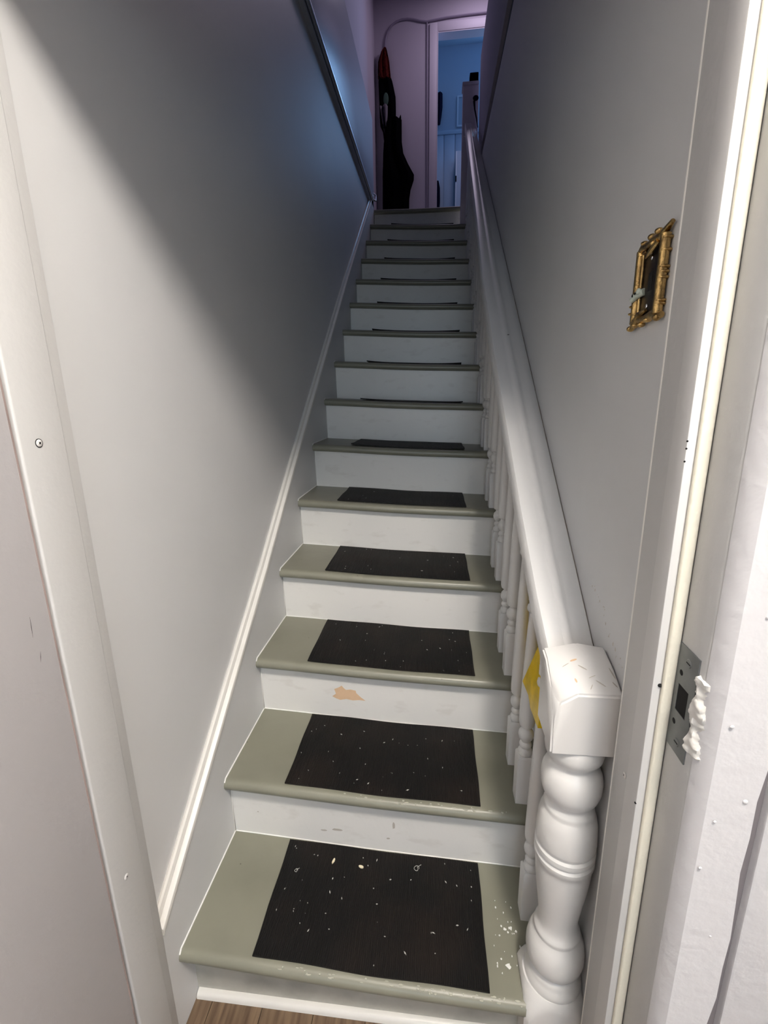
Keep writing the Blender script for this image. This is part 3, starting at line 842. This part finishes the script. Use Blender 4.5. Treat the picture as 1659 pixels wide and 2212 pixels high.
sadd('switch_slot', MB().box(xs_ - 0.0049, xs_ - 0.0046, 0.058, 0.070, 1.476, 1.500), M_dark)
sadd('toggle', MB().tube([(xs_ - 0.005, 0.079, 1.478), (xs_ - 0.010, 0.090, 1.476), (xs_ - 0.013, 0.1015, 1.470)], [0.0052, 0.0056, 0.0040], 10).ball((xs_ - 0.011, 0.084, 1.479), 0.004, 0.005, 0.0048), M_toggle, 'pale broken toggle stub')
sadd('toggle_hole', MB().ball((xs_ - 0.0155, 0.0865, 1.477), 0.0012, 0.0018, 0.0018), M_dark)
sadd('toggle_hole', MB().ball((xs_ - 0.0155, 0.0935, 1.475), 0.0014, 0.0020, 0.0022), M_dark)

# ------------------------------------------------------------------ edge rail on the left at upper floor level
er = empty('edge_rail', (0, 2.0, ZF))
tag(er, 'dark shiny metal rail along the left wall at upper floor level', 'rail')
o = MB().box(XL - 0.001, 0.006, 0.31, 3.50, ZF + 0.012, ZF + 0.040).obj('edge_strip', M_edge, er, bevel=0.004); o.location = -er.location
o = MB().tube([(0.009, 0.31, ZF + 0.022), (0.009, 1.8, ZF + 0.022), (0.009, 3.50, ZF + 0.022)], 0.0105, 14).obj('chrome_rod', M_chrome, er); o.location = -er.location
o = MB().tube([(0.009, 3.50, ZF + 0.022), (0.030, 3.53, ZF + 0.02), (0.028, 3.56, ZF + 0.07), (0.010, 3.58, ZF + 0.09)], [0.009, 0.008, 0.007, 0.009], 10).obj('end_bracket', M_chrome, er); o.location = -er.location

# ------------------------------------------------------------------ upper hall
tag(struct('floor_upper', MB().box(-0.13, 2.2, 3.70, 5.0, ZF - 0.20, ZF - 0.004).box(0.98, 2.2, 0.3, 3.70, ZF - 0.2, ZF - 0.004).box(-0.13, W, 3.79, 5.0, ZF - 0.004, ZF - 0.001), M_landing), 'dark landing floor at the top of the stairs', 'floor')
tag(struct('ceiling', MB().box(-0.3, 2.2, -0.03, 5.0, 5.25, 5.35), M_hall), 'lilac ceiling of the upper hall', 'ceiling')
tag(struct('wall_left_upper', MB().box(-0.30, -0.13, 0.3, 5.0, 3.50, 5.25), M_hall), 'lilac wall of the upper hall on the left', 'wall')
tag(struct('wall_left_landing', MB().box(-0.30, -0.13, 3.66, 5.0, 2.6, 3.50), M_hall), 'lilac wall beside the landing on the left', 'wall')
tag(struct('wall_right_hall', MB().box(2.2, 2.3, -0.03, 6.0, 2.6, 5.3), M_hall), 'lilac wall at the far right of the hall', 'wall')
YB = 5.0
DX0, DX1, DZ = 0.51, 1.34, 4.852
mb = MB().box(-0.3, DX0, YB, YB + 0.10, 2.6, 5.3).box(DX1, 2.3, YB, YB + 0.10, 2.6, 5.3).box(DX0, DX1, YB, YB + 0.10, DZ, 5.3)
tag(struct('wall_back', mb, M_hall), 'lilac wall at the top of the stairs with a doorway', 'wall')
d2 = struct('door_2', MB().box(DX0 - 0.078, DX0, YB - 0.018, YB, ZF, DZ + 0.075).box(DX0, DX1, YB - 0.018, YB, DZ, DZ + 0.075).box(DX1, DX1 + 0.078, YB - 0.018, YB, ZF, DZ + 0.075), M_hall_trim, bevel=0.003)
tag(d2, 'pale doorway casing at the top of the stairs', 'door frame')
MB().box(DX0 - 0.004, DX0 + 0.008, YB - 0.018, YB + 0.10, ZF, DZ).box(DX0, DX1, YB - 0.012, YB + 0.10, DZ - 0.008, DZ).obj('jamb', M_hall_trim, d2)
# cable on the back wall
cz = YB - 0.010
cpts = [(-0.02, cz, 4.62), (-0.022, cz, 4.745), (-0.018, cz, 4.80), (-0.008, cz, 4.85), (0.012, cz, 4.90), (0.050, cz, 4.945), (0.095, cz, 4.97), (0.15, cz, 4.983), (0.21, cz, 4.985), (0.27, cz, 4.975), (0.33, cz, 4.958), (0.40, cz, 4.946), (0.47, cz, 4.952), (0.60, cz, 4.962), (0.80, cz, 4.968), (1.1, cz, 4.97)]
o = MB().tube(cpts, 0.0095, 8).obj('wall_cable', M_cable)
tag(o, 'painted cable curving over the doorway on the upper wall', 'cable')
o = MB().tube([(0.405, cz + 0.002, 4.94), (0.407, cz + 0.002, 4.2), (0.412, cz + 0.002, 2.86)], 0.007, 8).obj('wall_cable', M_cable)
tag(o, 'painted cable running straight down beside the doorway casing', 'cable')

# clothes hanging on the back wall
def hang(rows, depth, yb, folds, seed, m, name, parent=None):
    rnd = random.Random(seed)
    rings = []
    n = 22
    for i, (z, a, b) in enumerate(rows):
        P = []
        cx = (a + b)/2; hw = (b - a)/2
        for j in range(n):
            t = 2*PI*j/n
            d = depth * (1 + 0.22*math.sin(folds*t + seed + i*0.25))
            yy = yb - 0.004 - d*0.5 - d*0.5*math.sin(t) * min(1, hw/0.05)
            P.append((cx + hw*math.cos(t), min(yy, yb - 0.004), z))
        rings.append(P)
    return MB().loft(rings).obj(name, m, parent)
o = hang([(4.500, -0.088, 0.036), (4.46, -0.090, 0.053), (4.40, -0.088, 0.068), (4.32, -0.086, 0.086), (4.27, -0.084, 0.088), (4.15, -0.082, 0.088), (4.07, -0.075, 0.089), (4.02, -0.05, 0.10), (3.90, -0.035, 0.10)], 0.07, YB, 5, 2, M_black, 'jacket')
tag(o, 'black jacket hanging on the upper wall below the red hat', 'jacket')
MB().ball((-0.010, YB - 0.078, 4.290), 0.027, 0.006, 0.058, 14, 8).obj('green_patch', M_green, o)['label'] = 'dull green oval patch'
o = hang([(4.745, -0.026, -0.006), (4.71, -0.055, 0.006), (4.66, -0.074, 0.018), (4.62, -0.088, 0.026), (4.56, -0.092, 0.032), (4.49, -0.092, 0.040), (4.475, -0.080, 0.030)], 0.085, YB, 7, 5, M_red, 'knitted_hat')
tag(o, 'dark red knitted hat hanging topmost on the upper wall', 'hat')
o = hang([(4.115, 0.005, 0.088), (4.10, -0.005, 0.150), (3.97, -0.028, 0.150), (3.90, -0.04, 0.150), (3.80, -0.048, 0.165), (3.70, -0.052, 0.215), (3.60, -0.058, 0.276), (3.55, -0.058, 0.274), (3.46, -0.060, 0.240), (3.38, -0.062, 0.226), (3.25, -0.064, 0.222), (3.10, -0.064, 0.220)], 0.12, YB, 6, 1, M_black, 'long_coat')
tag(o, 'long black coat with a flared side hanging beside the stair top', 'coat')
MB().tube([(0.125, YB - 0.05, 4.09), (0.133, YB - 0.05, 4.13), (0.138, YB - 0.05, 4.155)], [0.016, 0.011, 0.003], 8).obj('hood_tip', M_black, o)
o = hang([(4.235, -0.075, 0.014), (4.16, -0.062, 0.010), (4.08, -0.050, 0.000), (4.02, -0.035, -0.010), (3.99, -0.028, -0.018)], 0.10, YB, 4, 3, M_pale, 'scarf')
tag(o, 'pale striped scarf end showing between black jacket and coat', 'scarf')
MB().box(-0.040, -0.034, YB - 0.112, YB - 0.09, 4.03, 4.22).obj('dark_stripe', M_navy, o)

# ------------------------------------------------------------------ far blue room
YR = 6.0
tag(struct('wall_far_room', MB().box(-0.2, 2.2, YR, YR + 0.1, 2.6, 5.4), M_blue), 'blue wall of the room beyond the upper doorway', 'wall')
tag(struct('wall_far_room_left', MB().box(-0.2, -0.1, YB + 0.10, YR, 2.6, 5.4), M_blue), 'left wall of the far room', 'wall')
tag(struct('ceiling_far_room', MB().box(-0.2, 2.2, YB + 0.10, YR, 5.33, 5.4), M_blue), 'ceiling of the far room', 'ceiling')
tag(struct('floor_far_room', MB().box(-0.2, 2.2, YB, YR, 2.6, ZF - 0.004), M_landing), 'floor of the far room', 'floor')
tr3 = struct('trim_3', MB().box(-0.1, 1.1, YR - 0.02, YR, 4.43, 4.475), M_blue, bevel=0.004)
tag(tr3, 'horizontal dado rail on the far blue wall', 'trim')
for x in (0.53, 0.665, 0.80, 0.935):
    MB().box(x - 0.062, x + 0.062, YR - 0.010, YR, 2.9, 4.43).obj('panel_board', M_blue, tr3, bevel=0.003)
pf = empty('picture', (0.80, YR, 4.66))
tag(pf, 'small pale framed picture on the far blue wall', 'picture')
mb = MB().box(0.748, 0.765, YR - 0.022, YR, 4.50, 4.82).box(0.93, 0.947, YR - 0.022, YR, 4.50, 4.82).box(0.765, 0.93, YR - 0.022, YR, 4.803, 4.82).box(0.765, 0.93, YR - 0.022, YR, 4.50, 4.517)
o = mb.obj('frame', mat('pale_frame', (0.62, 0.74, 0.82), 0.4), pf); o.location = -pf.location
o = MB().box(0.765, 0.93, YR - 0.012, YR - 0.002, 4.517, 4.803).obj('print', mat('print_paper', (0.34, 0.46, 0.55), 0.6), pf); o.location = -pf.location
cb = empty('cabinet', (0.9, 5.85, ZF))
tag(cb, 'pale narrow cabinet standing against the far blue wall', 'cabinet')
o = MB().box(0.745, 1.05, 5.80, YR - 0.022, ZF, 4.17).obj('body', mat('cabinet_paint', (0.50, 0.62, 0.72), 0.4), cb, bevel=0.004); o.location = -cb.location
o = MB().box(0.738, 0.750, 5.785, 5.80, ZF + 0.01, 4.16).obj('door', mat('cabinet_edge', (0.78, 0.84, 0.88), 0.4), cb, bevel=0.002); o.location = -cb.location
o = MB().box(0.736, 0.750, 5.776, 5.785, 3.84, 3.90).obj('latch', M_black, cb); o.location = -cb.location
o = hang([(4.86, 0.520, 0.560), (4.84, 0.505, 0.572), (4.70, 0.500, 0.573), (4.60, 0.500, 0.560), (4.53, 0.500, 0.548)], 0.06, YR, 4, 2, M_navy, 'towel')
tag(o, 'dark towel hanging high on the far wall at the doorway edge', 'towel')
o = hang([(3.93, 0.515, 0.535), (3.85, 0.505, 0.553), (3.70, 0.500, 0.556), (3.5, 0.500, 0.545), (3.2, 0.500, 0.542)], 0.06, YR - 0.01, 4, 6, M_navy, 'garment')
tag(o, 'dark garment hanging low on the far wall at the doorway edge', 'garment')
# window frame at the right of the far room
w1 = struct('window_1', MB().box(1.14, 1.18, 5.955, YR, 4.1, 5.1).box(1.66, 1.70, 5.955, YR, 4.1, 5.1).box(1.18, 1.66, 5.955, YR, 5.06, 5.1).box(1.18, 1.66, 5.955, YR, 4.1, 4.14), M_white)
tag(w1, 'window of the far room', 'window')
